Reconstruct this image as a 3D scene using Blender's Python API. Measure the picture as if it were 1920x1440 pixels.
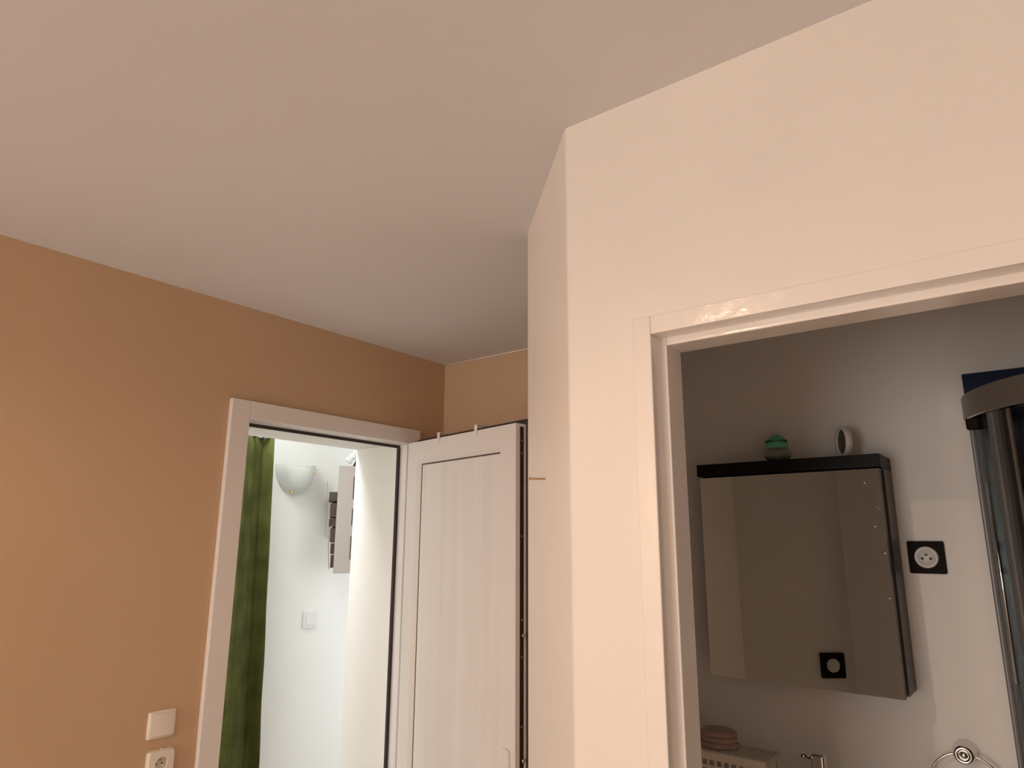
import bpy, bmesh, math, random
from mathutils import Vector, Matrix
random.seed(7)
for o in list(bpy.data.objects): bpy.data.objects.remove(o)
SC = bpy.context.scene
COL = SC.collection
PI = math.pi

# ------------------------------------------------------------------ camera
CEIL = 2.47
AZ, PITCH, ROLL, F_PX = 0.653956, 0.224976, 0.004299, 1292.4
cam = bpy.data.cameras.new('camera')
cam.sensor_fit = 'HORIZONTAL'; cam.sensor_width = 36.0
cam.lens = 36.0 * F_PX / 1920.0
cam.clip_start = 0.01
camo = bpy.data.objects.new('camera', cam); COL.objects.link(camo)
camo.matrix_world = (Matrix.Translation((0, 0, 1.6)) @ Matrix.Rotation(AZ, 4, 'Z')
                     @ Matrix.Rotation(PI / 2 + PITCH, 4, 'X') @ Matrix.Rotation(ROLL, 4, 'Z'))
SC.camera = camo

# ------------------------------------------------------------------ world, daylight, exposure
w = bpy.data.worlds.new('world'); SC.world = w; w.use_nodes = True
w.node_tree.nodes['Background'].inputs[0].default_value = (0.80, 0.90, 1.0, 1)
w.node_tree.nodes['Background'].inputs[1].default_value = 0.6

def area(name, loc, rot, sx, sy, power, color):
    l = bpy.data.lights.new(name, 'AREA'); l.shape = 'RECTANGLE'; l.size = sx; l.size_y = sy
    l.energy = power; l.color = color
    o = bpy.data.objects.new(name, l); COL.objects.link(o); o.location = loc; o.rotation_euler = rot
    return o
# daylight through the skylight of the lean-to behind the left wall
area('daylight_skylight', (-2.90, 1.35, 2.74), (0, 0, 0), 0.34, 1.2, 29, (0.97, 1.0, 0.98))
# daylight through the lean-to's side glazing, right of the doorway and out of view
area('daylight_side_glazing', (-2.60, 3.65, 1.35), (0, PI / 2, 0), 1.9, 1.4, 9.5, (0.98, 1.0, 0.98))
# fill light added at an unseen end window, evening out the doorway reveal
area('fill_end_window', (-3.02, -0.85, 1.40), (PI / 2, 0, 0), 0.6, 1.7, 9, (1.0, 0.94, 0.88))
# daylight through the window at the far end of the hall, behind the camera
area('daylight_window', (-1.30, -4.56, 1.15), (PI / 2, 0, 0), 1.8, 2.0, 69, (1.0, 0.90, 0.81))

vs = SC.view_settings
vs.view_transform = 'Standard'; vs.look = 'None'; vs.gamma = 1.0; vs.exposure = 0.07
vs.use_curve_mapping = False
SC.cycles.max_bounces = 12; SC.cycles.diffuse_bounces = 8

# ------------------------------------------------------------------ materials
def srgb(r, g, b):
    f = lambda c: (c / 255) / 12.92 if c / 255 <= 0.04045 else ((c / 255 + 0.055) / 1.055) ** 2.4
    return (f(r), f(g), f(b), 1)

def mat(name, col, rough=0.5, metal=0.0, bump=0.0, bscale=60.0, vary=0.0, vscale=3.0, stretch=(1, 1, 1),
        spec=0.5, trans=0.0, ior=1.45, alpha=1.0, coat=0.0, detail=3.0, sheen=0.0):
    m = bpy.data.materials.new(name); m.use_nodes = True
    nt = m.node_tree; n = nt.nodes; L = nt.links
    b = n['Principled BSDF']
    b.inputs['Base Color'].default_value = col
    b.inputs['Roughness'].default_value = rough
    b.inputs['Metallic'].default_value = metal
    b.inputs['Specular IOR Level'].default_value = spec
    b.inputs['Transmission Weight'].default_value = trans
    b.inputs['IOR'].default_value = ior
    b.inputs['Alpha'].default_value = alpha
    b.inputs['Coat Weight'].default_value = coat
    b.inputs['Sheen Weight'].default_value = sheen
    tc = n.new('ShaderNodeTexCoord'); mp = n.new('ShaderNodeMapping')
    mp.inputs['Scale'].default_value = stretch
    L.new(tc.outputs['Object'], mp.inputs['Vector'])
    if vary > 0:
        nz = n.new('ShaderNodeTexNoise'); nz.inputs['Scale'].default_value = vscale
        nz.inputs['Detail'].default_value = 4
        L.new(mp.outputs[0], nz.inputs['Vector'])
        rp = n.new('ShaderNodeValToRGB')
        rp.color_ramp.elements[0].position = 0.3; rp.color_ramp.elements[1].position = 0.7
        rp.color_ramp.elements[0].color = tuple(c * (1 - vary) for c in col[:3]) + (1,)
        rp.color_ramp.elements[1].color = tuple(min(1, c * (1 + vary)) for c in col[:3]) + (1,)
        L.new(nz.outputs['Fac'], rp.inputs['Fac']); L.new(rp.outputs['Color'], b.inputs['Base Color'])
    if bump > 0:
        nb = n.new('ShaderNodeTexNoise'); nb.inputs['Scale'].default_value = bscale
        nb.inputs['Detail'].default_value = detail
        L.new(mp.outputs[0], nb.inputs['Vector'])
        bp = n.new('ShaderNodeBump'); bp.inputs['Strength'].default_value = bump
        bp.inputs['Distance'].default_value = 0.002
        L.new(nb.outputs['Fac'], bp.inputs['Height']); L.new(bp.outputs['Normal'], b.inputs['Normal'])
    return m

M = {}
M['white_wall'] = mat('satin_white_wall', (0.80, 0.765, 0.725, 1), 0.42, bump=0.22, bscale=45, vary=0.012, vscale=6, spec=0.4)
M['ceiling'] = mat('matt_ceiling_paint', (0.69, 0.705, 0.735, 1), 0.9, bump=0.10, bscale=70, vary=0.02, vscale=1.6, spec=0.2)
M['brown'] = mat('brown_wall_paint', (0.55, 0.385, 0.25, 1), 0.55, bump=0.15, bscale=80, vary=0.03, vscale=2.0, spec=0.35)
M['bath_wall'] = mat('bathroom_wall_paint', (0.80, 0.78, 0.755, 1), 0.6, bump=0.15, bscale=60, vary=0.02, vscale=3, spec=0.3)
M['veranda'] = mat('white_plaster', (0.88, 0.88, 0.86, 1), 0.7, bump=0.12, bscale=70, vary=0.012, vscale=2, spec=0.25)
M['wood_gloss'] = mat('gloss_white_woodwork', (0.82, 0.785, 0.75, 1), 0.17, bump=0.5, bscale=26, vary=0.012, vscale=8, stretch=(1, 1, 1), spec=1.0)
M['casing'] = mat('eggshell_casing_paint', (0.75, 0.72, 0.70, 1), 0.45, bump=0.1, bscale=60, spec=0.4)
M['pvc'] = mat('white_pvc', (0.78, 0.76, 0.755, 1), 0.38, bump=0.05, bscale=30, spec=0.45)
M['pvc_grain'] = mat('white_pvc_wood_grain', (0.77, 0.75, 0.745, 1), 0.42, bump=0.25, bscale=60, vary=0.03, vscale=22, stretch=(1, 1, 0.03), spec=0.4)
M['gasket'] = mat('dark_rubber_gasket', (0.035, 0.03, 0.028, 1), 0.6, bump=0.1)
M['lock_metal'] = mat('dark_bronze_lock_strip', (0.06, 0.032, 0.018, 1), 0.5, 0.6, bump=0.2, bscale=90)
M['steel'] = mat('zinc_screw_steel', (0.55, 0.50, 0.44, 1), 0.35, 0.9, bump=0.2, bscale=200)
M['brass_screw'] = mat('yellow_zinc_screw', (0.50, 0.33, 0.17, 1), 0.4, 0.6, bump=0.2, bscale=200)
M['switch_plastic'] = mat('ivory_switch_plastic', (0.76, 0.71, 0.63, 1), 0.32, bump=0.04, bscale=30)
M['switch_white'] = mat('white_switch_plastic', (0.80, 0.80, 0.79, 1), 0.35, bump=0.04, bscale=30)
M['socket_dark'] = mat('dark_socket_hole', (0.02, 0.016, 0.014, 1), 0.5, bump=0.05)
M['curtain'] = mat('green_velvet_curtain', (0.078, 0.084, 0.022, 1), 0.85, bump=0.5, bscale=120, vary=0.30, vscale=9, spec=0.15, sheen=0.0)
M['black_metal'] = mat('black_metal', (0.012, 0.012, 0.012, 1), 0.4, 0.5, bump=0.05)
M['frost'] = mat('frosted_shade_glass', (0.86, 0.88, 0.85, 1), 0.35, bump=0.1, bscale=40, trans=0.5, vary=0.05, vscale=14)
M['gold'] = mat('polished_brass', (0.85, 0.62, 0.18, 1), 0.15, 1.0, bump=0.03)
M['box_plastic'] = mat('beige_enclosure_plastic', (0.46, 0.41, 0.375, 1), 0.45, bump=0.08, bscale=80)
M['box_inner'] = mat('brown_grey_fittings', (0.07, 0.05, 0.035, 1), 0.5, bump=0.2, bscale=60, vary=0.3, vscale=30)
M['sleeve'] = mat('crumpled_white_film', (0.80, 0.82, 0.82, 1), 0.3, bump=0.9, bscale=45, spec=0.6)
M['gap_shade'] = mat('dark_gap_shade', (0.045, 0.045, 0.03, 1), 0.7, bump=0.1)  # dark tone standing in for the shaded gap over the box
M['wenge'] = mat('black_wenge_veneer', (0.008, 0.006, 0.005, 1), 0.45, bump=0.25, bscale=50, vary=0.35, vscale=18, stretch=(0.06, 1, 1), spec=0.18)
M['wenge_side'] = mat('dark_brown_cabinet_side', (0.062, 0.05, 0.04, 1), 0.4, bump=0.2, bscale=50, vary=0.2, vscale=14, stretch=(1, 1, 0.08))
M['mirror'] = mat('silvered_mirror', (0.94, 0.94, 0.88, 1), 0.015, 1.0, vary=0.01, vscale=2)
M['speck'] = mat('white_paint_speck', (0.85, 0.82, 0.75, 1), 0.5, bump=0.2)
M['black_plastic'] = mat('satin_black_plate', (0.010, 0.006, 0.005, 1), 0.6, bump=0.03, bscale=30, spec=0.12)
M['silver_plastic'] = mat('silver_insert', (0.66, 0.66, 0.67, 1), 0.35, 0.0, bump=0.04, bscale=50)
M['chrome'] = mat('polished_chrome', (0.78, 0.77, 0.76, 1), 0.06, 1.0, vary=0.02, vscale=5)
M['satin_alu'] = mat('satin_aluminium', (0.17, 0.17, 0.175, 1), 0.38, 0.25, bump=0.06, bscale=60, stretch=(1, 1, 0.05))
M['header_alu'] = mat('champagne_header_rail', (0.20, 0.175, 0.155, 1), 0.4, 0.35, bump=0.06, bscale=60)
M['glass'] = mat('shower_glass', (0.80, 0.86, 0.86, 1), 0.02, trans=1.0, ior=1.12, vary=0.02)
M['jar_glass'] = mat('clear_jar_plastic', (0.75, 0.80, 0.74, 1), 0.05, trans=0.85, ior=1.35, vary=0.03)
M['green_lid'] = mat('green_lid_plastic', srgb(96, 192, 152), 0.4, bump=0.05)
M['dark_green'] = mat('dark_green_slots', (0.01, 0.03, 0.02, 1), 0.6, bump=0.05)
M['navy'] = mat('navy_gloss_tile', (0.012, 0.022, 0.055, 1), 0.22, bump=0.06, bscale=8, vary=0.3, vscale=3)
M['rim_white'] = mat('white_rim_plastic', (0.72, 0.69, 0.66, 1), 0.35, bump=0.06, bscale=60)
M['dark_face'] = mat('dark_glassy_face', (0.02, 0.024, 0.02, 1), 0.12, bump=0.03)
M['basket'] = mat('cream_basket_plastic', (0.66, 0.60, 0.52, 1), 0.5, bump=0.1, bscale=60)
M['cloth'] = mat('pink_terry_cloth', (0.36, 0.245, 0.20, 1), 0.95, bump=0.8, bscale=220, vary=0.12, vscale=30, sheen=0.3)
M['ceramic'] = mat('white_ceramic', (0.78, 0.77, 0.75, 1), 0.12, bump=0.03, bscale=10)
M['floor'] = mat('beige_floor_tile', (0.68, 0.60, 0.53, 1), 0.45, bump=0.1, bscale=20, vary=0.1, vscale=5)
M['bead'] = mat('caulk_bead', (0.80, 0.70, 0.62, 1), 0.5, bump=0.1, bscale=50)
M['chip'] = mat('bare_plaster_chip', (0.86, 0.82, 0.78, 1), 0.6, bump=0.3, bscale=200)
M['lamp_glow'] = None

# ------------------------------------------------------------------ mesh helpers
class MB:
    def __init__(s): s.v = []; s.f = []; s.m = []; s.sm = []
    def add(s, verts, faces, mi=0, smooth=False, X=None):
        b = len(s.v)
        for p in verts:
            p = Vector(p)
            if X is not None: p = X @ p
            s.v.append(tuple(p))
        for q in faces:
            s.f.append([b + i for i in q]); s.m.append(mi); s.sm.append(smooth)
        return s
    def box(s, x0, x1, y0, y1, z0, z1, mi=0, X=None):
        v = [(x0, y0, z0), (x1, y0, z0), (x1, y1, z0), (x0, y1, z0), (x0, y0, z1), (x1, y0, z1), (x1, y1, z1), (x0, y1, z1)]
        return s.add(v, [(0, 3, 2, 1), (4, 5, 6, 7), (0, 1, 5, 4), (1, 2, 6, 5), (2, 3, 7, 6), (3, 0, 4, 7)], mi, False, X)
    def rbox(s, x0, x1, y0, y1, z0, z1, r=0.003, seg=2, mi=0, X=None):
        bm = bmesh.new(); bmesh.ops.create_cube(bm, size=1)
        for v in bm.verts:
            v.co = Vector(((x0 + x1) / 2 + v.co.x * (x1 - x0), (y0 + y1) / 2 + v.co.y * (y1 - y0), (z0 + z1) / 2 + v.co.z * (z1 - z0)))
        bmesh.ops.bevel(bm, geom=list(bm.edges), offset=r, segments=seg, profile=0.5, affect='EDGES')
        bm.verts.index_update()
        s.add([v.co for v in bm.verts], [[v.index for v in f.verts] for f in bm.faces], mi, False, X)
        bm.free(); return s
    def prism(s, poly, a, b, axis='z', mi=0, X=None, smooth=False):
        # poly: list of 2D points; extruded from a to b along axis
        def P(p, t):
            if axis == 'z': return (p[0], p[1], t)
            if axis == 'x': return (t, p[0], p[1])
            return (p[0], t, p[1])
        n = len(poly)
        v = [P(p, a) for p in poly] + [P(p, b) for p in poly]
        f = [tuple(range(n))[::-1], tuple(range(n, 2 * n))]
        s.add(v, f, mi, False, X)
        v2 = list(v)
        s.add(v2, [(i, (i + 1) % n, n + (i + 1) % n, n + i) for i in range(n)], mi, smooth, X)
        return s
    def lathe(s, prof, n=32, mi=0, X=None, smooth=True, a0=0, a1=2 * PI):
        full = abs(a1 - a0 - 2 * PI) < 1e-6
        k = n if full else n + 1
        v = []
        for r, z in prof:
            for i in range(k):
                t = a0 + (a1 - a0) * i / n
                v.append((r * math.cos(t), r * math.sin(t), z))
        f = []
        for j in range(len(prof) - 1):
            for i in range(n):
                i2 = (i + 1) % k if full else i + 1
                f.append((j * k + i, j * k + i2, (j + 1) * k + i2, (j + 1) * k + i))
        return s.add(v, f, mi, smooth, X)
    def tube(s, pts, r, n=10, mi=0, X=None, closed=False, caps=True, sx=1.0):
        pts = [Vector(p) for p in pts]; v = []; m = len(pts)
        up = None
        for i, p in enumerate(pts):
            if closed: t = (pts[(i + 1) % m] - pts[i - 1])
            else: t = pts[min(i + 1, m - 1)] - pts[max(i - 1, 0)]
            t.normalize()
            if up is None:
                up = Vector((0, 0, 1)) if abs(t.z) < 0.9 else Vector((1, 0, 0))
            a = t.cross(up).normalized(); bb = a.cross(t).normalized(); up = bb
            rr = r[i] if isinstance(r, (list, tuple)) else r
            for k in range(n):
                g = 2 * PI * k / n
                v.append(p + (a * math.cos(g) * sx + bb * math.sin(g)) * rr)
        f = []
        for i in range(m if closed else m - 1):
            i2 = (i + 1) % m
            for k in range(n):
                f.append((i * n + k, i * n + (k + 1) % n, i2 * n + (k + 1) % n, i2 * n + k))
        s.add(v, f, mi, True, X)
        if caps and not closed:
            s.add(v[:n], [tuple(range(n))], mi, False, X)
            s.add(v[-n:], [tuple(range(n))], mi, False, X)
        return s
    def grid(s, fn, nu, nv, mi=0, X=None, smooth=True):
        v = [fn(i / nu, j / nv) for j in range(nv + 1) for i in range(nu + 1)]
        f = [(j * (nu + 1) + i, j * (nu + 1) + i + 1, (j + 1) * (nu + 1) + i + 1, (j + 1) * (nu + 1) + i) for j in range(nv) for i in range(nu)]
        return s.add(v, f, mi, smooth, X)
    def build(s, name, mats, parent=None, fix=True):
        me = bpy.data.meshes.new(name)
        me.from_pydata(s.v, [], s.f)
        if not isinstance(mats, (list, tuple)): mats = [mats]
        for m in mats: me.materials.append(m)
        me.polygons.foreach_set('material_index', s.m)
        me.polygons.foreach_set('use_smooth', s.sm)
        if fix:
            bm = bmesh.new(); bm.from_mesh(me)
            bmesh.ops.remove_doubles(bm, verts=bm.verts, dist=1e-6)
            bmesh.ops.recalc_face_normals(bm, faces=bm.faces)
            bm.to_mesh(me); bm.free()
        o = bpy.data.objects.new(name, me); COL.objects.link(o)
        if parent is not None: o.parent = parent
        return o

def tag(o, label, cat, group=None, kind=None):
    o['label'] = label; o['category'] = cat
    if group: o['group'] = group
    if kind: o['kind'] = kind
    return o
def struct(o, label, cat): return tag(o, label, cat, None, 'structure')
def thing(name, loc=(0, 0, 0), rz=0.0):
    o = bpy.data.objects.new(name, None); COL.objects.link(o)
    o.empty_display_size = 0.05
    o.location = loc; o.rotation_euler = (0, 0, rz)
    return o
def basis(o, ex, ey, ez):
    m = Matrix.Identity(4)
    for i, e in enumerate((ex, ey, ez)):
        e = Vector(e)
        for r in range(3): m[r][i] = e[r]
    for r in range(3): m[r][3] = o[r]
    return m
def rounded(w, h, r, n=5, cx=0.0, cy=0.0):
    p = []
    for sx, sy, a in ((1, 1, 0), (-1, 1, 90), (-1, -1, 180), (1, -1, 270)):
        for i in range(n + 1):
            t = math.radians(a + 90 * i / n)
            p.append((cx + sx * (w / 2 - r) + r * math.cos(t), cy + sy * (h / 2 - r) + r * math.sin(t)))
    return p

# ------------------------------------------------------------------ the setting
XL = -2.326          # hall face of the left wall
YW = 1.1225          # hall face of the bathroom wall
YB = 2.13            # back wall of the bathroom
struct(MB().box(-3.6, 1.5, -4.7, 4.7, -0.1, 0).build('floor', M['floor']), 'beige floor of the hall, bathroom and lean-to', 'floor')
struct(MB().box(XL - 0.05, 1.5, -4.7, 2.65, CEIL, CEIL + 0.1).build('ceiling', M['ceiling']), 'matt off-white ceiling of the hall', 'ceiling')
# left wall: hall slab (brown) and outer slab (white), both with the door opening
c = MB()
c.prism([(-4.65, 0), (1.4105, 0), (1.4105, 2.062), (2.300, 2.062), (2.300, 0), (2.60, 0), (2.60, CEIL), (-4.65, CEIL)], -2.405, XL, 'x', 0)
c.prism([(-4.65, 0), (1.47, 0), (1.47, 2.044), (2.25, 2.044), (2.25, 0), (2.60, 0), (2.60, CEIL), (-4.65, CEIL)], -2.70, -2.405, 'x', 1)
struct(c.build('wall_left', [M['brown'], M['veranda']]), 'caramel brown painted wall on the left with the open white doorway', 'wall')
struct(MB().box(-2.326, -1.0896, 2.477, 2.60, 0, CEIL).build('wall_back', M['brown']), 'short brown wall behind the open white door', 'wall')
# caulk bead between the back wall and the ceiling
struct(MB().tube([(-2.325, 2.474, CEIL - 0.003), (-1.9, 2.4735, CEIL - 0.0026), (-1.5, 2.4745, CEIL - 0.003), (-1.09, 2.474, CEIL - 0.0028)], 0.0035, 8).build('trim_1', M['bead']),
       'thin pale caulk bead along the top of the short brown wall', 'caulk bead')

# bathroom wall with its chamfered corner
def arc_corner(p, q, r_, s_, rad, n=4):
    # rounded corner at q between p and r_
    q = Vector(q); a = (Vector(p) - q).normalized(); b = (Vector(r_) - q).normalized()
    ang = a.angle(b); d = rad / math.tan(ang / 2)
    A = q + a * d; B = q + b * d
    out = []
    for i in range(n + 1):
        t = i / n
        out.append(tuple((A * (1 - t) + q * t) * (1 - t) + (q * (1 - t) + B * t) * t))
    return out
D1 = (-0.719, YW); D2 = (-1.0896, YW + 0.3706)
plan = [(-0.56, YW)] + arc_corner((-0.56, YW), D1, D2, 0, 0.016, 5) + arc_corner(D1, D2, (-1.0896, 2.5), 0, 0.006, 4) + \
       [(-1.0896, 2.60), (-0.95, 2.60), (-0.95, 1.495), (-0.6775, 1.2225), (-0.56, 1.2225)]
c = MB()
c.prism(plan, 0, CEIL, 'z', 0, smooth=False)
c.box(-0.56, 1.40, YW, 1.2225, 1.995, CEIL)
c.box(0.215, 1.40, YW, 1.2225, 0, 1.995)
struct(c.build('wall_right', [M['white_wall']]), 'satin white wall with chamfered corner around the bathroom doorway', 'wall')
struct(MB().box(-0.95, 0.85, YB, 2.23, 0, CEIL).build('wall_bathroom_back', M['bath_wall']), 'plain off-white wall at the back of the dim bathroom', 'wall')
struct(MB().box(0.75, 0.85, 1.2225, YB, 0, CEIL).build('wall_bathroom_right', M['bath_wall']), 'off-white bathroom wall beyond the shower', 'wall')
struct(MB().box(-0.1335, 0.75, YB - 0.008, YB, 0, 2.035).box(0.742, 0.75, 1.2225, YB - 0.008, 0, 2.035).build('wall_shower', M['navy']),
       'glossy navy blue wall cladding inside the shower corner', 'wall cladding')
# hall walls behind the camera
struct(MB().prism([(-2.326, 0), (-2.22, 0), (-2.22, 2.2), (-0.38, 2.2), (-0.38, 0), (1.40, 0), (1.40, CEIL), (-2.326, CEIL)], -4.65, -4.50, 'y').build('wall_behind', M['white_wall']),
       'white wall at the near end of the hall with a tall window opening', 'wall')
struct(MB().box(1.40, 1.50, -4.65, 2.23, 0, CEIL).build('wall_hall_right', M['white_wall']), 'white wall closing the hall on the right', 'wall')
# lean-to behind the left wall
struct(MB().box(-3.50, -3.40, -0.7, 4.6, 0, 2.60).build('wall_lean_to_far', M['veranda']), 'bright white wall seen through the left doorway', 'wall')
struct(MB().box(-2.70, -2.62, 2.60, 4.6, 0, 0.4).box(-2.70, -2.62, 2.60, 4.6, 2.30, 2.60).box(-2.70, -2.62, 2.60, 2.95, 0.4, 2.30).box(-2.70, -2.62, 4.35, 4.6, 0.4, 2.30).build('wall_lean_to_glazed', M['veranda']), 'white lean-to wall with a wide glazed opening', 'wall')
struct(MB().box(-3.40, -2.70, 4.5, 4.6, 0, 2.60).build('wall_lean_to_side', M['veranda']), 'white side wall at the far end of the lean-to', 'wall')
struct(MB().box(-3.40, -2.70, -0.8, -0.7, 0, 0.5).box(-3.40, -2.70, -0.8, -0.7, 2.3, 2.60).box(-3.40, -3.34, -0.8, -0.7, 0.5, 2.3).box(-2.71, -2.70, -0.8, -0.7, 0.5, 2.3).build('wall_lean_to_end', M['veranda']), 'white end wall of the lean-to with a tall window opening', 'wall')
c = MB()
c.box(-3.40, -2.70, -0.7, 0.7, 2.50, 2.60); c.box(-3.40, -2.70, 2.0, 4.5, 2.50, 2.60)
c.box(-3.40, -3.12, 0.7, 2.0, 2.50, 2.60); c.box(-2.715, -2.70, 0.7, 2.0, 2.50, 2.60)
struct(c.build('ceiling_lean_to', M['veranda']), 'white ceiling of the lean-to with a skylight opening', 'ceiling')

# ------------------------------------------------------------------ left doorway: casing and pvc frame
t2 = struct(thing('trim_2', (XL, 1.87, 0)), 'white flat casing and frame around the left doorway in the brown wall', 'door frame')
def child(mb, name, m, par):
    o = mb.build(name, m, par)
    o.matrix_parent_inverse = Matrix.Translation(par.location).inverted() if par.rotation_euler.z == 0 else par.matrix_basis.inverted()
    return o
child(MB().rbox(XL, -2.304, 1.335, 1.4105, 0, 2.1085, 0.0025), 'casing_stile', M['casing'], t2)
child(MB().rbox(XL, -2.304, 1.4105, 2.2985, 2.041, 2.1085, 0.0025), 'casing_head', M['casing'], t2)
child(MB().rbox(XL, -2.304, 2.250, 2.2985, 0, 2.041, 0.0025), 'casing_stile', M['casing'], t2)
child(MB().box(-2.40, XL, 1.4105, 2.30, 2.041, 2.062), 'frame_head', M['pvc'], t2)
child(MB().box(-2.40, XL, 2.257, 2.30, 0, 2.041).rbox(-2.352, -2.338, 2.247, 2.257, 0, 2.041, 0.003), 'frame_jamb', M['pvc'], t2)
child(MB().box(-2.404, -2.396, 1.44, 2.257, 2.0285, 2.0415), 'gasket', M['gasket'], t2)
child(MB().box(-2.404, -2.392, 2.244, 2.257, 0, 2.0285), 'gasket', M['gasket'], t2)
child(MB().box(-2.402, -2.33, 1.4105, 1.418, 0, 2.041), 'frame_jamb', M['pvc'], t2)
child(MB().rbox(-2.345, -2.315, 1.4105, 1.4155, 0.70, 0.925, 0.002), 'strike_plate', M['steel'], t2)

# ------------------------------------------------------------------ open pvc door (hinged on the right of the left doorway)
DA = math.radians(-12.53)
d1 = struct(thing('door_1', (-2.28, 2.20, 0.0), DA), 'open white door with recessed plank panel standing before the brown wall', 'door')
LW, LT, LZ0, LZ1 = 0.757, 0.05, 0.012, 2.035
PX0, PX1, PZ0, PZ1 = 0.0775, 0.665, 0.16, 1.952
bv = 0.015
def ring_bevel():
    s = MB()
    o = [(0, LZ0), (LW, LZ0), (LW, LZ1), (0, LZ1)]
    i1 = [(PX0, PZ0), (PX1, PZ0), (PX1, PZ1), (PX0, PZ1)]
    i2 = [(PX0 + bv, PZ0 + bv), (PX1 - bv, PZ0 + bv), (PX1 - bv, PZ1 - bv), (PX0 + bv, PZ1 - bv)]
    v = [(p[0], 0, p[1]) for p in o] + [(p[0], 0, p[1]) for p in i1] + [(p[0], bv, p[1]) for p in i2] + \
        [(p[0], 0.026, p[1]) for p in i2] + [(p[0], LT, p[1]) for p in o]
    f = []
    for k in range(4):
        n = (k + 1) % 4
        f += [(k, n, 4 + n, 4 + k), (4 + k, 4 + n, 8 + n, 8 + k), (8 + k, 8 + n, 12 + n, 12 + k), (k, n, 16 + n, 16 + k)]
    f += [(12, 13, 14, 15), (16, 17, 18, 19)]
    s.add(v, f)
    return s
lf = ring_bevel().build('leaf_frame', M['pvc'], d1)
gx = [PX0 + bv + 0.005, 0.27, 0.515, PX1 - bv - 0.0012]
for a, b in zip(gx[:-1], gx[1:]):
    MB().rbox(a + 0.0004, b - 0.0004, bv + 0.001, 0.028, PZ0 + bv + 0.003, PZ1 - bv - 0.006, 0.0012, 1).build('plank', M['pvc_grain'], d1)
bs_ = 0.0042
MB().box(PX0 + bv, PX0 + bv + bs_, bv + 0.001, bv + 0.004, PZ0 + bv, PZ1 - bv).box(PX0 + bv + bs_, PX1 - bv, bv + 0.001, bv + 0.004, PZ1 - bv - 0.0052, PZ1 - bv).build('bead_seal', mat('brown_grey_bead_seal', (0.10, 0.075, 0.065, 1), 0.6, bump=0.05), d1)
# rebated rear flange with dark seal round it
MB().box(-0.004, LW + 0.008, LT + 0.004, LT + 0.018, LZ0, LZ1 + 0.0195).build('rear_flange', M['pvc'], d1)
MB().box(LW, LW + 0.0095, LT, LT + 0.0045, LZ0, LZ1 + 0.0205).box(-0.004, LW, LT, LT + 0.0045, LZ1, LZ1 + 0.0205).build('seal', M['gasket'], d1)
ls = MB().box(LW - 0.001, LW + 0.0012, 0.0205, 0.0375, 0.03, LZ1 - 0.012).build('lock_strip', M['lock_metal'], d1)
MB().box(LW - 0.001, LW + 0.0006, 0.003, 0.006, LZ0, LZ1).box(LW - 0.001, LW + 0.0006, 0.0105, 0.012, LZ0, LZ1).build('edge_groove', M['casing'], d1)
YX = basis((0, 0, 0), (0, 1, 0), (0, 0, 1), (1, 0, 0))
for z in (1.971, 1.922, 1.62, 1.33, 1.205, 0.98):
    o = MB().lathe([(0.0, 0.0014), (0.0022, 0.0012), (0.0032, 0.0)], 12, X=basis((LW + 0.0012, 0.029, z), (0, 1, 0), (0, 0, 1), (1, 0, 0))).build('strip_screw', M['steel'], ls)
for z in (1.278, 0.874):
    MB().lathe([(0.0, 0.010), (0.0065, 0.009), (0.0075, 0.006), (0.004, 0.004), (0.004, 0.0)], 16, X=basis((LW + 0.001, 0.033, z), (0, 1, 0), (0, 0, 1), (1, 0, 0))).build('locking_cam', M['steel'], ls)
hp = MB().prism(rounded(0.049, 0.235, 0.014, 6, 0.7085, 0.79), -0.009, 0.0, 'y').build('handle_plate', M['pvc'], d1)
MB().tube([(0.7085, -0.009, 0.79), (0.7085, -0.045, 0.79), (0.70, -0.052, 0.79), (0.59, -0.052, 0.785)], 0.009, 12).build('lever', M['pvc'], hp)
for z in (0.3, 1.0, 1.75):
    MB().lathe([(0.0, -0.05), (0.009, -0.05), (0.009, 0.05), (0.0, 0.05)], 14, X=Matrix.Translation((-0.014, LT + 0.01, z))).build('hinge', M['pvc'], d1)
# hooks over the top of the door
for k, (lx, lab) in enumerate(((0.245, 'thin white hook over the door top nearer the doorway'), (0.510, 'thin white hook over the door top nearer the chamfered wall'))):
    h = MB()
    hz = LZ1 + 0.0215
    p = [(-0.003, LZ1 - 0.018), (-0.0015, LZ1 - 0.018), (-0.0015, hz), (LT + 0.0195, hz), (LT + 0.0195, LZ1 - 0.12), (LT + 0.032, LZ1 - 0.13), (LT + 0.040, LZ1 - 0.118),
         (LT + 0.0385, LZ1 - 0.117), (LT + 0.0315, LZ1 - 0.1275), (LT + 0.021, LZ1 - 0.1185), (LT + 0.021, hz + 0.0015), (-0.003, hz + 0.0015)]
    h.prism([(q[0], q[1]) for q in p], lx - 0.009, lx + 0.009, 'x')
    o = h.build('over_door_hook', M['pvc'])
    o.matrix_world = Matrix.Translation((-2.28, 2.20, 0)) @ Matrix.Rotation(DA, 4, 'Z')
    tag(o, lab, 'hook', 'hooks over the door')

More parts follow.
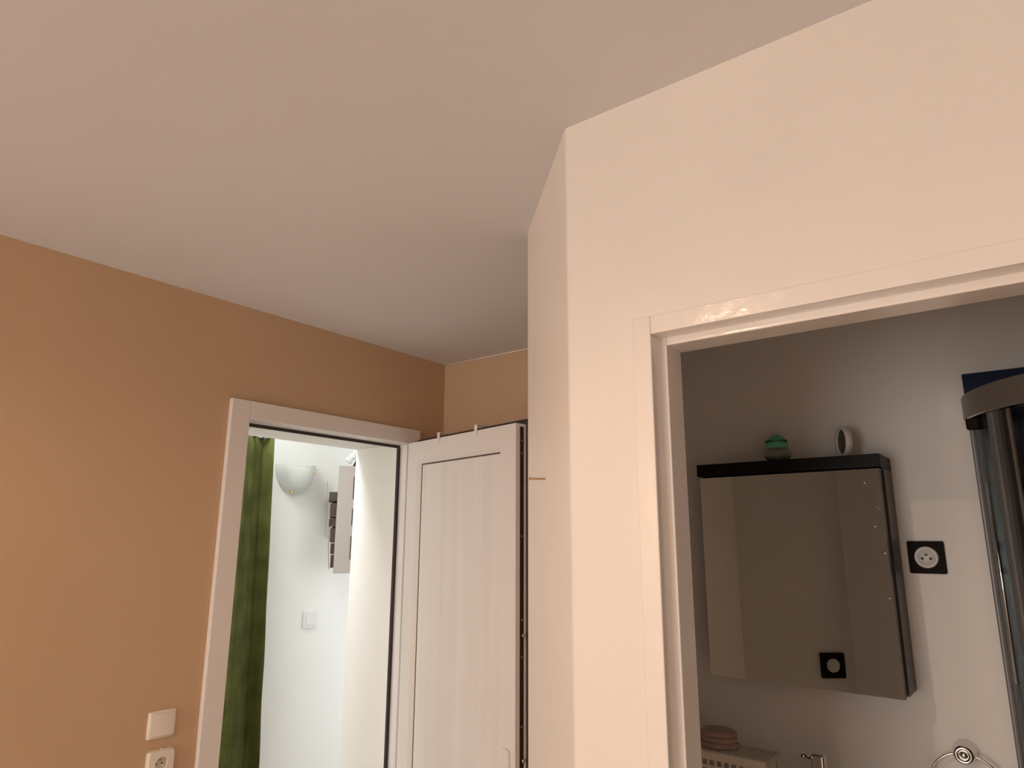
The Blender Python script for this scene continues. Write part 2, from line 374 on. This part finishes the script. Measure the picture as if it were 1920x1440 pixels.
# ------------------------------------------------------------------ bathroom doorway frame (painted wood)
t3 = struct(thing('trim_3', (-0.2, YW, 0)), 'gloss white rebated wooden frame around the bathroom doorway', 'door frame')
FY = YW - 0.0035
def jamb(s, x_out, x_in, x_stop):
    child(MB().rbox(min(x_out, x_in), max(x_out, x_in), FY, 1.165, 0, 2.0095, 0.0022), 'jamb_face', M['wood_gloss'], t3)
    child(MB().rbox(min(x_out, x_stop), max(x_out, x_stop), 1.1595, 1.2245, 0, 1.98, 0.0022), 'jamb_stop', M['wood_gloss'], t3)
jamb(1, -0.575, -0.5378, -0.5255)
jamb(-1, 0.225, 0.1878, 0.1755)
child(MB().rbox(-0.5376, 0.1876, FY, 1.165, 1.9735, 2.0085, 0.0022), 'head_face', M['wood_gloss'], t3)
child(MB().rbox(-0.5255, 0.1755, 1.1595, 1.2245, 1.9590, 2.00, 0.0022), 'head_stop', M['wood_gloss'], t3)
# small bare chips where the bathroom wall meets the ceiling
for k, (x, wd) in enumerate(((-0.369, 0.010), (-0.402, 0.006), (-0.30, 0.004))):
    o = MB().prism([(x - wd, CEIL - 0.0005), (x - wd * 0.4, CEIL - 0.0045), (x + wd * 0.3, CEIL - 0.003), (x + wd, CEIL - 0.0005)], YW - 0.0008, YW, 'y').build('paint_chip', M['chip'])
    o.parent = bpy.data.objects['wall_right']

# ------------------------------------------------------------------ recessed ceiling spotlight (warm) and added fill globe
def emit(name, col, strength):
    m = bpy.data.materials.new(name); m.use_nodes = True
    b = m.node_tree.nodes['Principled BSDF']
    b.inputs['Base Color'].default_value = (0.8, 0.8, 0.8, 1)
    b.inputs['Emission Color'].default_value = col; b.inputs['Emission Strength'].default_value = strength
    return m
WARM = (1.0, 0.70, 0.47)
SPOT = (-0.95, -0.66)
sp = tag(thing('ceiling_spotlight', (SPOT[0], SPOT[1], CEIL)), 'small surface spotlight on the hall ceiling', 'lamp')
MB().lathe([(0.045, 0.0), (0.045, -0.012), (0.036, -0.014), (0.030, -0.006), (0.0, -0.006)], 32).build('bezel', M['pvc'], sp)
MB().lathe([(0.0, -0.022), (0.010, -0.020), (0.014, -0.012), (0.014, -0.007)], 20).build('bulb', emit('warm_bulb', (1, 0.72, 0.45, 1), 6.0), sp)
l = bpy.data.lights.new('spotlight', 'SPOT'); l.energy = 31; l.color = WARM; l.spot_size = math.radians(168); l.spot_blend = 0.35; l.shadow_soft_size = 0.014
lo = bpy.data.objects.new('spotlight', l); COL.objects.link(lo); lo.location = (SPOT[0], SPOT[1], CEIL - 0.04)
pd = tag(thing('added_fill_globe', (-1.70, -2.30, CEIL)), 'unseen white globe added as warm fill light for the hall', 'lamp')  # globe added out of view behind the camera to fill the hall with warm light
MB().lathe([(0.0, -0.005), (0.05, -0.005), (0.05, 0.0), (0.0, 0.0)], 24).build('rose', M['pvc'], pd)
MB().tube([(0, 0, -0.004), (0, 0, -0.56)], 0.003, 8).build('cord', M['pvc'], pd)
MB().lathe([(0.11 * math.sin(PI * i / 16), -0.66 - 0.11 * math.cos(PI * i / 16)) for i in range(17)], 32).build('globe', emit('warm_globe', (1.0, 0.76, 0.59, 1), 62.0), pd)

# ------------------------------------------------------------------ wall switches on the brown wall
def pillow(s, w, h, depth, edge, X, mi=0, n=12):
    def fn(u, v):
        a, b = u * 2 - 1, v * 2 - 1
        k = (1 - abs(a) ** 4) * (1 - abs(b) ** 4)
        e = edge if k > 0.0 else 0.0
        # outline slightly barrel shaped
        return (a * w / 2 * (1 - 0.03 * b * b), b * h / 2 * (1 + 0.05 * (1 - a * a)), edge + depth * (1 - a * a * 0.55) * (1 - b * b * 0.55) * min(1, k * 6))
    s.grid(fn, n, n, mi, X)
    ring = []
    for i in range(n): ring.append((i / n, 0))
    for i in range(n): ring.append((1, i / n))
    for i in range(n): ring.append((1 - i / n, 1))
    for i in range(n): ring.append((0, 1 - i / n))
    top = [fn(*r) for r in ring]; bot = [(p[0], p[1], 0) for p in top]
    m = len(ring)
    s.add(top + bot, [(i, (i + 1) % m, m + (i + 1) % m, m + i) for i in range(m)], mi, False, X)
    s.add(bot, [tuple(range(m))], mi, False, X)
    return s
WX = lambda y, z: basis((XL, y, z), (0, 1, 0), (0, 0, 1), (1, 0, 0))
rs = tag(thing('rocker_switch', (XL, 1.210, 1.032)), 'ivory rocker light switch on the brown wall beside the doorway', 'light switch')
X0 = basis((0, 0, 0), (0, 1, 0), (0, 0, 1), (1, 0, 0))
pillow(MB(), 0.088, 0.079, 0.007, 0.006, X0).build('plate', M['switch_plastic'], rs)
MB().grid(lambda u, v: ((u * 2 - 1) * 0.034, (v * 2 - 1) * 0.031, 0.0122 + 0.0035 * (1 - (u * 2 - 1) ** 2 * 0.6) - 0.0015 * (v * 2 - 1)), 8, 8, 0, X0).build('rocker', M['switch_plastic'], rs, fix=False)
so = tag(thing('wall_socket', (XL, 1.216, 0.918)), 'ivory round-welled power socket on the brown wall below the switch', 'socket')
def socket_plate(w, h, dep, hole, X):
    s = MB(); n = 32
    out = []
    k = 48
    rr = []
    for i in range(k):
        a = 2 * PI * i / k; ca, sa = math.cos(a), math.sin(a)
        q = (abs(ca) ** 9 + abs(sa) ** 9) ** (-1 / 9)
        rr.append((w / 2 * ca * q, h / 2 * sa * q))
    inn = [(hole * math.cos(math.atan2(p[1], p[0])), hole * math.sin(math.atan2(p[1], p[0]))) for p in rr]
    mid = [(p[0] * 0.93, p[1] * 0.93) for p in rr]
    v = [(p[0], p[1], 0) for p in rr] + [(p[0], p[1], dep * 0.6) for p in rr] + [(p[0], p[1], dep) for p in mid] + [(p[0], p[1], dep + 0.001) for p in inn] + \
        [(p[0] * 0.92, p[1] * 0.92, dep - 0.016) for p in inn] + [(0, 0, dep - 0.016)]
    f = []
    for j in range(4):
        for i in range(k):
            f.append((j * k + i, j * k + (i + 1) % k, (j + 1) * k + (i + 1) % k, (j + 1) * k + i))
    for i in range(k): f.append((4 * k + i, 4 * k + (i + 1) % k, 5 * k))
    s.add(v, f, 0, False, X); return s
so_dep = 0.018
socket_plate(0.084, 0.080, so_dep, 0.0195, X0).build('plate', M['switch_plastic'], so)
for sx in (-1, 1):
    MB().lathe([(0, 0.0006), (0.0026, 0.0006), (0.0026, 0.0)], 12, X=basis((so_dep - 0.0158, sx * 0.0095, -0.002), (0, 1, 0), (0, 0, 1), (1, 0, 0))).build('contact_hole', M['socket_dark'], so)
MB().tube([(so_dep - 0.016, 0, 0.010), (so_dep - 0.003, 0, 0.010), (so_dep - 0.001, 0, 0.010)], [0.0024, 0.0024, 0.001], 10).build('earth_pin', M['steel'], so)
MB().rbox(0.006, 0.012, -0.003, 0.003, 0.0395, 0.043, 0.001).build('clip', M['switch_plastic'], so)

# ------------------------------------------------------------------ screw in the chamfered wall
nb = Vector((-0.904, 1.3075, 1.7406)); nd = Vector((-0.70711, -0.70711, 0))
sc = tag(thing('wall_screw', nb), 'long brass-coloured screw sticking out of the chamfered white wall', 'screw')
Xs = basis((0, 0, 0), (0.70711, -0.70711, 0), (0, 0, 1), nd)
prof = [(0.0, -0.012)]
z = -0.012
i = 0
while z < 0.026:
    prof.append((0.0018 if i % 2 else 0.0025, z)); z += 0.0009; i += 1
prof += [(0.0021, 0.028), (0.0021, 0.0335), (0.0044, 0.0375), (0.0044, 0.0385), (0.0014, 0.0385), (0.0008, 0.0375), (0.0, 0.0375)]
MB().lathe(prof, 16, X=Xs).build('shank', M['brass_screw'], sc)
MB().lathe([(0.0042, 0.0), (0.0038, 0.0006), (0.0018, 0.0008)], 14, X=Xs).build('plug', M['chip'], sc)

# ------------------------------------------------------------------ lean-to: curtain, sconce, switch, box unit
cu = tag(thing('curtain', (-3.25, 1.95, 0)), 'heavy green eyelet curtain hanging beside the white wall', 'curtain')
def fold_raw(y):
    # uneven folds: a long slope turned away from the light, then a short one facing it
    t = (y - 1.923) % 0.25
    return 0.12 - 1.0 * t if t < 0.18 else -0.06 + (t - 0.18) * 0.18 / 0.07
def fold(y):
    return sum(fold_raw(y + d * 0.007) for d in (-2, -1, 0, 1, 2)) / 5 + 0.006 * math.sin(y * 70)
def cfn(u, v):
    y = 1.55 + u * (2.136 + 0.075 * (1 - v) - 1.55); z = 0.03 + v * (2.134 - 0.03)
    amp = 1.0 - 0.25 * v
    yy = 1.55 + u * 0.586
    x = fold(yy) * amp + 0.006 * math.sin(13 * z + 9 * yy) * (1 - v)
    return (x, y - 1.95, z)
cloth = MB().grid(cfn, 160, 24)
co = cloth.build('cloth', M['curtain'], cu)
sm = co.modifiers.new('thickness', 'SOLIDIFY'); sm.thickness = 0.004
cr = tag(thing('curtain_rod', (-3.25, 1.60, 2.150)), 'thin black curtain rod above the green curtain', 'rod')
MB().tube([(0, -0.6, 0), (0, 0.62, 0)], 0.008, 12).build('pole', M['black_metal'], cr)
MB().lathe([(0, 0.02), (0.012, 0.014), (0.015, 0.0), (0.012, -0.014), (0.008, -0.018)], 16, X=basis((0, 0.63, 0), (1, 0, 0), (0, 0, 1), (0, 1, 0))).build('finial', M['black_metal'], cr)
MB().tube([(0, 0.58, 0), (-0.149, 0.58, 0)], 0.006, 8).build('bracket', M['black_metal'], cr)
for y in (1.60, 1.68, 1.755, 1.83, 1.91, 1.985, 2.062):
    a = [(fold(1.55 + (y - 1.55) * 1.0) * 0.76 + 0.0, y - 1.95, 2.150)]
    pts = [(a[0][0] + 0.012 * 0 + 0.024 * math.cos(t) * 0.55, a[0][1] + 0.024 * math.cos(t) * 0.83, 2.147 + 0.026 * math.sin(t)) for t in [2 * PI * k / 20 for k in range(20)]]
    MB().tube(pts, 0.0058, 8, closed=True).build('eyelet', M['black_metal'], cu)

ws = tag(thing('wall_sconce', (-3.40, 2.385, 2.012)), 'half-bowl frosted glass wall lamp with brass clips on the white wall', 'wall lamp')
ws.rotation_euler = (math.radians(3.5), 0, 0)
def shade(u, v):
    ph = (u - 0.5) * PI; s_ = 1 - v
    tt = v * PI / 2
    r = math.cos(tt)
    return (0.004 + 0.10 * math.cos(ph) * r, 0.122 * math.sin(ph) * r, -0.158 * math.sin(tt) + 0.012 * (math.sin(ph) ** 2) * (1 - v))
sh = MB().grid(shade, 40, 20).build('shade', M['frost'], ws, fix=False)
sm = sh.modifiers.new('thickness', 'SOLIDIFY'); sm.thickness = 0.004
MB().rbox(0.0, 0.02, -0.05, 0.05, -0.10, -0.02, 0.004).build('back_plate', M['switch_white'], ws)
for (y, z, x) in ((0.070, -0.034, 0.083), (-0.046, -0.142, 0.042)):
    MB().lathe([(0, 0.012), (0.005, 0.011), (0.0065, 0.006), (0.0065, -0.008), (0, -0.008)], 14, X=basis((x, y, z), (0, 1, 0), (0, 0, 1), (1, 0, 0))).build('clip', M['gold'], ws)

sw = tag(thing('light_switch', (-3.40, 2.557, 1.168)), 'small white square light switch on the bright white wall', 'light switch')
MB().rbox(0, 0.010, -0.042, 0.042, -0.046, 0.046, 0.003).build('plate', M['switch_white'], sw)
MB().rbox(0.008, 0.014, -0.027, 0.027, -0.030, 0.030, 0.002).build('rocker', M['switch_white'], sw)

BA = math.radians(51.8)
bx = tag(thing('box_unit', (-3.25, 2.5865, 1.422), BA), 'pale beige box unit with a tilted cover plate by the white wall', 'electrical box')
bz = 0.607
MB().rbox(0.0, 0.17, 0.0, 0.12, 0.0, bz, 0.003).build('body', M['box_plastic'], bx)
MB().prism([(0.01, 0.119), (0.15, 0.119), (-0.052 / 1.0, 0.1505 + 0.0)], 0.2, 0.42, 'z').build('wall_bracket', M['steel'], bx)
for a, b in ((0.075, 0.205), (0.265, 0.36), (0.415, 0.545)):
    MB().box(0.0865, 0.0915, -0.0014, 0.001, a, b).build('vent_slot', M['socket_dark'], bx)
# fittings behind the tilted cover
for a, b, dp in ((0.40, 0.455, 0.046), (0.31, 0.39, 0.036), (0.26, 0.305, 0.038), (0.17, 0.25, 0.028), (0.105, 0.165, 0.022), (0.03, 0.10, 0.018)):
    MB().rbox(-dp, 0.001, 0.012, 0.11, a, b, 0.003).build('fitting', M['box_inner'], bx)
MB().lathe([(0, 0.010), (0.004, 0.008), (0.004, -0.004)], 12, X=basis((-0.020, 0.006, 0.258), (1, 0, 0), (0, 0, 1), (0, -1, 0))).build('knob', M['steel'], bx)
cv = MB().rbox(-0.004, 0.0, 0.0, 0.12, 0.0, 0.49, 0.0015).build('cover', mat('grey_cover_plate', (0.30, 0.28, 0.26, 1), 0.4, bump=0.05), bx)
cv.location = (-0.022, 0.0, 0.022); cv.rotation_euler = (0, math.radians(-4.3), 0)
# crumpled plastic sleeve over the box and a dark sheet painting the shade behind it
pts = []; rad = []
for k in range(15):
    t = k / 14
    e1 = 0.045 + 0.085 * t
    pts.append((-3.25 + 0.618 * e1 - 0.786 * 0.03, 2.5865 + 0.786 * e1 + 0.618 * 0.03, 2.0545 + 0.105 * t)); rad.append(0.019 + 0.004 * math.sin(23 * t) + 0.003 * random.random())
tag(MB().tube(pts, rad, 14).build('plastic_sleeve', M['sleeve']), 'crumpled white plastic sleeve rising above the box unit', 'sleeve')
o = tag(MB().prism([(0.075, 0.6075), (0.168, 0.6075), (0.168, 0.74), (0.118, 0.70)], 0.062, 0.074, 'y').build('shade_sheet', M['gap_shade']),
    'added dark sheet standing in for the shaded gap above the box unit', 'panel')
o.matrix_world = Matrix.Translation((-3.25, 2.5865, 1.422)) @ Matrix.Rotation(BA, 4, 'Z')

# ------------------------------------------------------------------ bathroom: mirror cabinet
mc = tag(thing('mirror_cabinet', (-0.572, YB, 1.236)), 'black bathroom wall cabinet with a mirrored door', 'cabinet')
hw = 0.2465
MB().box(-hw, hw, -0.112, 0.0, 0.0, 0.5545).build('body', M['wenge_side'], mc)
MB().rbox(-hw, hw, -0.152, 0.0, 0.5555, 0.590, 0.0012).build('cornice', [M['wenge']], mc)
dw = 2 * hw - 0.005
dr = MB().rbox(0, dw, 0.0, 0.0165, 0.001, 0.5510, 0.0015).build('door', M['wenge_side'], mc)
dr.location = (-hw + 0.004, -0.1395, 0); dr.rotation_euler = (0, 0, math.radians(-2.9))     # not quite shut
MB().box(0.0005, dw - 0.0005, -0.0012, 0.0002, 0.0015, 0.5505).build('mirror', M['mirror'], dr)
for (x, z, r) in ((0.222, 0.405, 0.0022), (0.2375, 0.340, 0.0018), (0.2365, 0.232, 0.002), (0.2315, 0.452, 0.0012), (0.2365, 0.447, 0.0012), (0.208, 0.515, 0.0022), (0.213, 0.508, 0.0012)):
    MB().lathe([(0, 0.0006), (r * 0.7, 0.0005), (r, 0.0)], 10, X=basis((x + hw - 0.004, -0.0012, z), (1, 0, 0), (0, 0, 1), (0, -1, 0))).build('speck', M['speck'], dr)

# jar with a green lid
jr = tag(thing('gel_jar', (-0.600, 2.05, 1.826)), 'squat clear jar with a slotted green dome lid on the black cabinet', 'jar')
MB().lathe([(0.0, 0.0), (0.022, 0.0), (0.031, 0.008), (0.038, 0.019), (0.0375, 0.028), (0.031, 0.038), (0.0265, 0.043), (0.024, 0.043), (0.029, 0.037), (0.0355, 0.027), (0.036, 0.020), (0.029, 0.010), (0.0, 0.004)], 40).build('body', M['jar_glass'], jr)
MB().lathe([(0.0, 0.005), (0.028, 0.0105), (0.0335, 0.0175), (0.0, 0.018)], 32).build('gel', mat('pale_gel', (0.42, 0.40, 0.30, 1), 0.3, vary=0.1, vscale=20), jr)
ld = MB().lathe([(0.0265, 0.040), (0.030, 0.042), (0.031, 0.050), (0.0295, 0.058), (0.025, 0.068), (0.017, 0.076), (0.008, 0.080), (0.0, 0.081)], 40).build('lid', M['green_lid'], jr)
for k in range(14):
    a = -PI / 2 + 0.2 + (k - 6.5) * 0.19
    Xr = Matrix.Rotation(a, 4, 'Z')
    MB().box(0.0250, 0.0303, -0.0011, 0.0011, 0.0560, 0.0632, X=Xr).build('slot', M['dark_green'], ld)

# round mirror on a foot
rm = tag(thing('round_mirror', (-0.4175, 2.055, 1.826)), 'small round white-rimmed mirror standing on the end of the cabinet', 'mirror')
n = Vector((-0.853, -0.522, 0)).normalized(); side = Vector((0.522, -0.853, 0)).normalized()
Xm = basis((0, 0, 0.046), side, (0, 0, 1), n)
R_ = 0.0425
MB().lathe([(0.0, -0.006), (R_ - 0.006, -0.006), (R_, -0.003), (R_, 0.010), (R_ - 0.003, 0.0135), (R_ - 0.0075, 0.0125), (R_ - 0.0085, 0.008)], 48, X=Xm).build('rim', M['rim_white'], rm)
MB().lathe([(0.0, 0.0085), (R_ - 0.008, 0.0080)], 40, X=Xm).build('face', M['dark_face'], rm)
MB().rbox(-0.012, 0.018, -0.012, 0.012, 0.0, 0.006, 0.002).build('foot', M['rim_white'], rm)

# black socket beside the cabinet and black switch on the chamfer inside
bs = tag(thing('black_socket', (-0.2665, YB, 1.565)), 'black square socket with round silver insert beside the cabinet', 'socket')
XB = basis((0, 0, 0), (1, 0, 0), (0, 0, 1), (0, -1, 0))
MB().prism(rounded(0.0835, 0.082, 0.004, 4), 0.0, 0.009, 'z', X=XB).build('plate', M['black_plastic'], bs)
ins = MB().lathe([(0.0, 0.0094), (0.0195, 0.0094), (0.0205, 0.0125), (0.0225, 0.0135), (0.0265, 0.0130), (0.0275, 0.0085)], 48, X=XB).build('insert', M['silver_plastic'], bs)
for (x, z) in ((-0.0095, -0.003), (0.0095, -0.003)):
    MB().lathe([(0, 0.0099), (0.0031, 0.0099), (0.0031, 0.0090)], 16, X=XB @ Matrix.Translation((x, z, 0))).build('contact_hole', M['socket_dark'], ins)
MB().tube([(0, -0.009, 0.006), (0, -0.0135, 0.006)], 0.0031, 14).build('earth_pin', M['socket_dark'], ins)
bsw = tag(thing('black_switch', (-0.7334, 1.2784, 1.189)), 'black square switch with round silver button reflected in the cabinet mirror', 'light switch')
nn = Vector((0.70711, 0.70711, 0))
XD = basis((0, 0, 0), (0.70711, -0.70711, 0), (0, 0, 1), nn)
MB().prism(rounded(0.0835, 0.082, 0.004, 4), -0.0005, 0.009, 'z', X=XD).build('plate', M['black_plastic'], bsw)
MB().lathe([(0.0, 0.0125), (0.021, 0.0120), (0.0225, 0.009)], 40, X=XD).build('button', M['silver_plastic'], bsw)

# towel ring
tr = tag(thing('towel_ring', (-0.2365, YB, 1.108)), 'chrome towel ring on a round rosette by the shower', 'towel ring')
MB().lathe([(0.027, 0.0), (0.027, 0.004), (0.024, 0.010), (0.018, 0.022), (0.0215, 0.030), (0.0225, 0.040), (0.019, 0.048), (0.0135, 0.050), (0.012, 0.046), (0.0085, 0.045), (0.0065, 0.049), (0.0, 0.050)], 40, X=XB).build('rosette', M['chrome'], tr)
rp = []
for k in range(48):
    a = 2 * PI * k / 48
    rp.append((0.078 * math.sin(a), -0.035, -0.076 + 0.078 * math.cos(a)))
MB().tube(rp, 0.003, 10, closed=True).build('ring', M['chrome'], tr)

# ------------------------------------------------------------------ vanity with tap, basket and cloth
vt = 0.93
va = tag(thing('vanity_unit', (-0.56, YB, 0)), 'white washbasin unit under the mirror cabinet', 'washbasin')
def basin_top():
    s = MB(); x0, x1, y0, y1 = -0.288, 0.20, -0.44, -0.002
    n = 40
    out = []; inn = []
    cx, cy = 0.03, -0.25
    for k in range(n):
        a = 2 * PI * k / n
        ux, uy = math.cos(a), math.sin(a)
        tx = ((x1 - cx) if ux > 0 else (x0 - cx)) / ux if abs(ux) > 1e-9 else 1e9
        ty = ((y1 - cy) if uy > 0 else (y0 - cy)) / uy if abs(uy) > 1e-9 else 1e9
        t = min(tx, ty); out.append((cx + ux * t, cy + uy * t))
        inn.append((cx + 0.135 * ux, cy + 0.13 * uy))
    v = [(p[0], p[1], 0.86) for p in out] + [(p[0], p[1], vt) for p in out] + [(p[0], p[1], vt) for p in inn] + \
        [(cx + (p[0] - cx) * 0.75, cy + (p[1] - cy) * 0.75, vt - 0.055) for p in inn] + [(cx, cy, vt - 0.065)]
    f = []
    for j in range(3):
        for i in range(n): f.append((j * n + i, j * n + (i + 1) % n, (j + 1) * n + (i + 1) % n, (j + 1) * n + i))
    for i in range(n): f.append((3 * n + i, 3 * n + (i + 1) % n, 4 * n))
    f.append(tuple(range(n)))
    return s.add(v, f)
basin_top().build('basin_top', M['ceramic'], va)
MB().box(-0.285, 0.195, -0.42, -0.002, 0.12, 0.858).build('body', M['pvc'], va)
for x0, x1 in ((-0.283, -0.047), (-0.043, 0.193)):
    d = MB().rbox(x0, x1, -0.437, -0.4205, 0.13, 0.85, 0.002).build('door', M['pvc'], va)
    MB().tube([((x0 + x1) / 2 - 0.05, -0.437, 0.78), ((x0 + x1) / 2 - 0.05, -0.46, 0.78), ((x0 + x1) / 2 + 0.05, -0.46, 0.78), ((x0 + x1) / 2 + 0.05, -0.437, 0.78)], 0.004, 8).build('handle', M['chrome'], d)
MB().box(-0.27, 0.18, -0.38, -0.01, 0.0, 0.12).build('plinth', M['pvc'], va)

tp = tag(thing('basin_tap', (-0.541, 1.985, vt)), 'chrome basin tap with a lever below the mirror cabinet', 'tap')
MB().lathe([(0.026, 0.0), (0.026, 0.006), (0.021, 0.010), (0.0165, 0.03), (0.0155, 0.105), (0.0165, 0.112), (0.0, 0.114)], 28).build('body', M['chrome'], tp)
MB().tube([(0, 0, 0.075), (0, -0.05, 0.088), (0, -0.10, 0.085), (0, -0.115, 0.070)], [0.012, 0.011, 0.0105, 0.010], 16).build('spout', M['chrome'], tp)
MB().rbox(-0.0165, 0.0165, -0.020, 0.016, 0.117, 0.152, 0.006, 3).tube([(-0.010, -0.012, 0.142), (-0.026, -0.032, 0.148), (-0.030, -0.038, 0.150)], [0.006, 0.005, 0.004], 10).build('lever', M['chrome'], tp)

bk = tag(thing('basket', (-0.728, 1.90, vt)), 'cream plastic basket with rows of square holes on the vanity', 'basket')
def lattice(u0, u1, v0, v1, nu, nv, fr, d, X, bu=0.35, bv_=0.35):
    s = MB()
    # frame
    s.box(u0, u1, v0, v0 + fr, 0, d, X=X); s.box(u0, u1, v1 - fr, v1, 0, d, X=X)
    s.box(u0, u0 + fr, v0 + fr, v1 - fr, 0, d, X=X); s.box(u1 - fr, u1, v0 + fr, v1 - fr, 0, d, X=X)
    pu = (u1 - u0 - 2 * fr) / nu; pv = (v1 - v0 - 2 * fr) / nv
    for i in range(1, nu): s.box(u0 + fr + i * pu - pu * bu / 2, u0 + fr + i * pu + pu * bu / 2, v0 + fr, v1 - fr, 0, d, X=X)
    for j in range(1, nv): s.box(u0 + fr, u1 - fr, v0 + fr + j * pv - pv * bv_ / 2, v0 + fr + j * pv + pv * bv_ / 2, 0.0002, d - 0.0002, X=X)
    return s
bw, bd, bh = 0.200, 0.105, 0.146
lattice(-bw / 2, bw / 2, 0, bh, 9, 6, 0.014, 0.003, basis((0, -bd / 2, 0), (1, 0, 0), (0, 0, 1), (0, -1, 0))).box(-bw / 2, bw / 2, -bd / 2 - 0.0031, -bd / 2 + 0.0001, bh - 0.018, bh - 0.001).build('front_side', M['basket'], bk)
lattice(-bw / 2, bw / 2, 0, bh, 9, 5, 0.014, 0.003, basis((0, bd / 2 + 0.003, 0), (1, 0, 0), (0, 0, 1), (0, -1, 0))).build('back_side', M['basket'], bk)
for sx in (-1, 1):
    lattice(-bd / 2, bd / 2, 0, bh, 4, 5, 0.014, 0.003, basis((sx * (bw / 2) - (0.003 if sx > 0 else 0), 0, 0), (0, 1, 0), (0, 0, 1), (1, 0, 0))).build('end_side', M['basket'], bk)
lattice(-bw / 2, bw / 2, -bd / 2, bd / 2, 9, 4, 0.010, 0.003, basis((0, 0, bh - 0.001), (1, 0, 0), (0, 1, 0), (0, 0, 1)), 0.5, 0.5).build('lid', M['basket'], bk)
fc = tag(thing('folded_cloth', (-0.768, 1.905, vt + bh + 0.0025)), 'small pinkish folded cloth lying on the plastic basket', 'cloth')
def roll(z0, rx, ry, h):
    s = MB()
    pr = [(0, 0), (0.9, 0), (1.0, 0.3), (1.0, 0.7), (0.9, 1.0), (0, 1.0)]
    v = []; k = 28
    for r, z in pr:
        for i in range(k):
            a = 2 * PI * i / k
            wob = 1 + 0.04 * math.sin(3 * a + z0 * 300)
            v.append((rx * r * math.cos(a) * wob, ry * r * math.sin(a) * wob, z0 + h * z))
    f = [(j * k + i, j * k + (i + 1) % k, (j + 1) * k + (i + 1) % k, (j + 1) * k + i) for j in range(len(pr) - 1) for i in range(k)]
    return s.add(v, f, 0, True)
roll(0.0, 0.052, 0.042, 0.014).build('fold', M['cloth'], fc)
roll(0.0142, 0.050, 0.041, 0.013).build('fold', M['cloth'], fc)
roll(0.0274, 0.047, 0.039, 0.014).build('fold', M['cloth'], fc)

# ------------------------------------------------------------------ shower enclosure
sx0, RR = -0.130, 0.35
se = tag(thing('shower_enclosure', (sx0, YB, 0)), 'curved glass shower enclosure with aluminium frame in the bathroom corner', 'shower')
YI = -0.0085
def arcp(t, off=0.0):
    # t in degrees: 0 at the wall, 90 facing the door; then straight to the right wall
    a = math.radians(t); r = RR + off
    return (RR - r * math.cos(a), YI - r * math.sin(a))
def curved_bar(o0, o1, z0, z1, t0, t1, n, straight=0.0):
    outer = [arcp(t0 + (t1 - t0) * i / n, o1) for i in range(n + 1)]
    inner = [arcp(t0 + (t1 - t0) * i / n, o0) for i in range(n + 1)]
    if straight:
        outer.append((straight, outer[-1][1])); inner.append((straight, inner[-1][1]))
    m = len(outer); v = []
    for z in (z0, z1):
        v += [(p[0], p[1], z) for p in outer] + [(p[0], p[1], z) for p in inner]
    f = []
    for i in range(m - 1):
        f += [(i, i + 1, 2 * m + i + 1, 2 * m + i), (m + i, m + i + 1, 3 * m + i + 1, 3 * m + i), (i, i + 1, m + i + 1, m + i), (2 * m + i, 2 * m + i + 1, 3 * m + i + 1, 3 * m + i)]
    f += [(0, m, 3 * m, 2 * m), (m - 1, 2 * m - 1, 4 * m - 1, 3 * m - 1)]
    return MB().add(v, f, 0, False)
XE = 0.742 - sx0
curved_bar(-0.020, 0.012, 1.902, 1.962, 0, 90, 36, XE).build('header_rail', M['header_alu'], se)
curved_bar(-0.022, 0.014, 1.8985, 1.902, 0, 90, 36, XE).build('header_lip', M['chrome'], se)
curved_bar(-0.020, 0.012, 0.10, 0.135, 0, 90, 36, XE).build('bottom_rail', M['satin_alu'], se)
curved_bar(-RR + 0.02, 0.02, 0.0, 0.10, 0, 90, 36, XE).build('tray', M['ceramic'], se)
MB().rbox(-0.002, 0.020, YI - 0.030, YI, 0.135, 1.8985, 0.003).build('wall_profile', M['satin_alu'], se)
MB().rbox(-0.0025, 0.0, YI - 0.006, YI, 0.135, 1.8985, 0.001).build('wall_seal', M['gasket'], se)
curved_bar(-0.004, 0.001, 0.135, 1.8985, 5, 34, 14).build('glass_panel', M['glass'], se)
def post(t, name, m, w_=0.011, d_=0.012):
    a = math.radians(t); p = arcp(t, 0.0)
    X = basis((p[0], p[1], 0), (math.sin(a), -math.cos(a), 0), (-math.cos(a), -math.sin(a), 0), (0, 0, 1))
    MB().rbox(-w_, w_, -d_, d_, 0.135, 1.8985, 0.004, 2, X=X).build(name, m, se)
post(14, 'post', M['satin_alu'], 0.006, 0.008)
post(34, 'post', M['satin_alu'], 0.010, 0.012)
post(39, 'door_seal', M['gasket'], 0.004, 0.010)
post(43, 'post', M['chrome'], 0.006, 0.010)
curved_bar(-0.014, -0.009, 0.15, 1.89, 43, 90, 24).build('glass_door', M['glass'], se)
MB().rbox(RR, XE, YI - RR - 0.001, YI - RR + 0.004, 0.135, 1.8985, 0.0015).build('glass_panel', M['glass'], se)
p = arcp(20, -0.006)
MB().rbox(p[0] - 0.028, p[0] + 0.030, p[1] - 0.010, p[1] + 0.014, 1.872, 1.8985, 0.003).build('roller_block', M['black_plastic'], se)
MB().tube([(arcp(24, 0.004)[0], arcp(24, 0.004)[1] - 0.012, 1.30), (arcp(24, 0.004)[0], arcp(24, 0.004)[1] - 0.012, 1.74)], 0.0032, 10).build('handle_bar', M['chrome'], se)
bpy.context.view_layer.update()
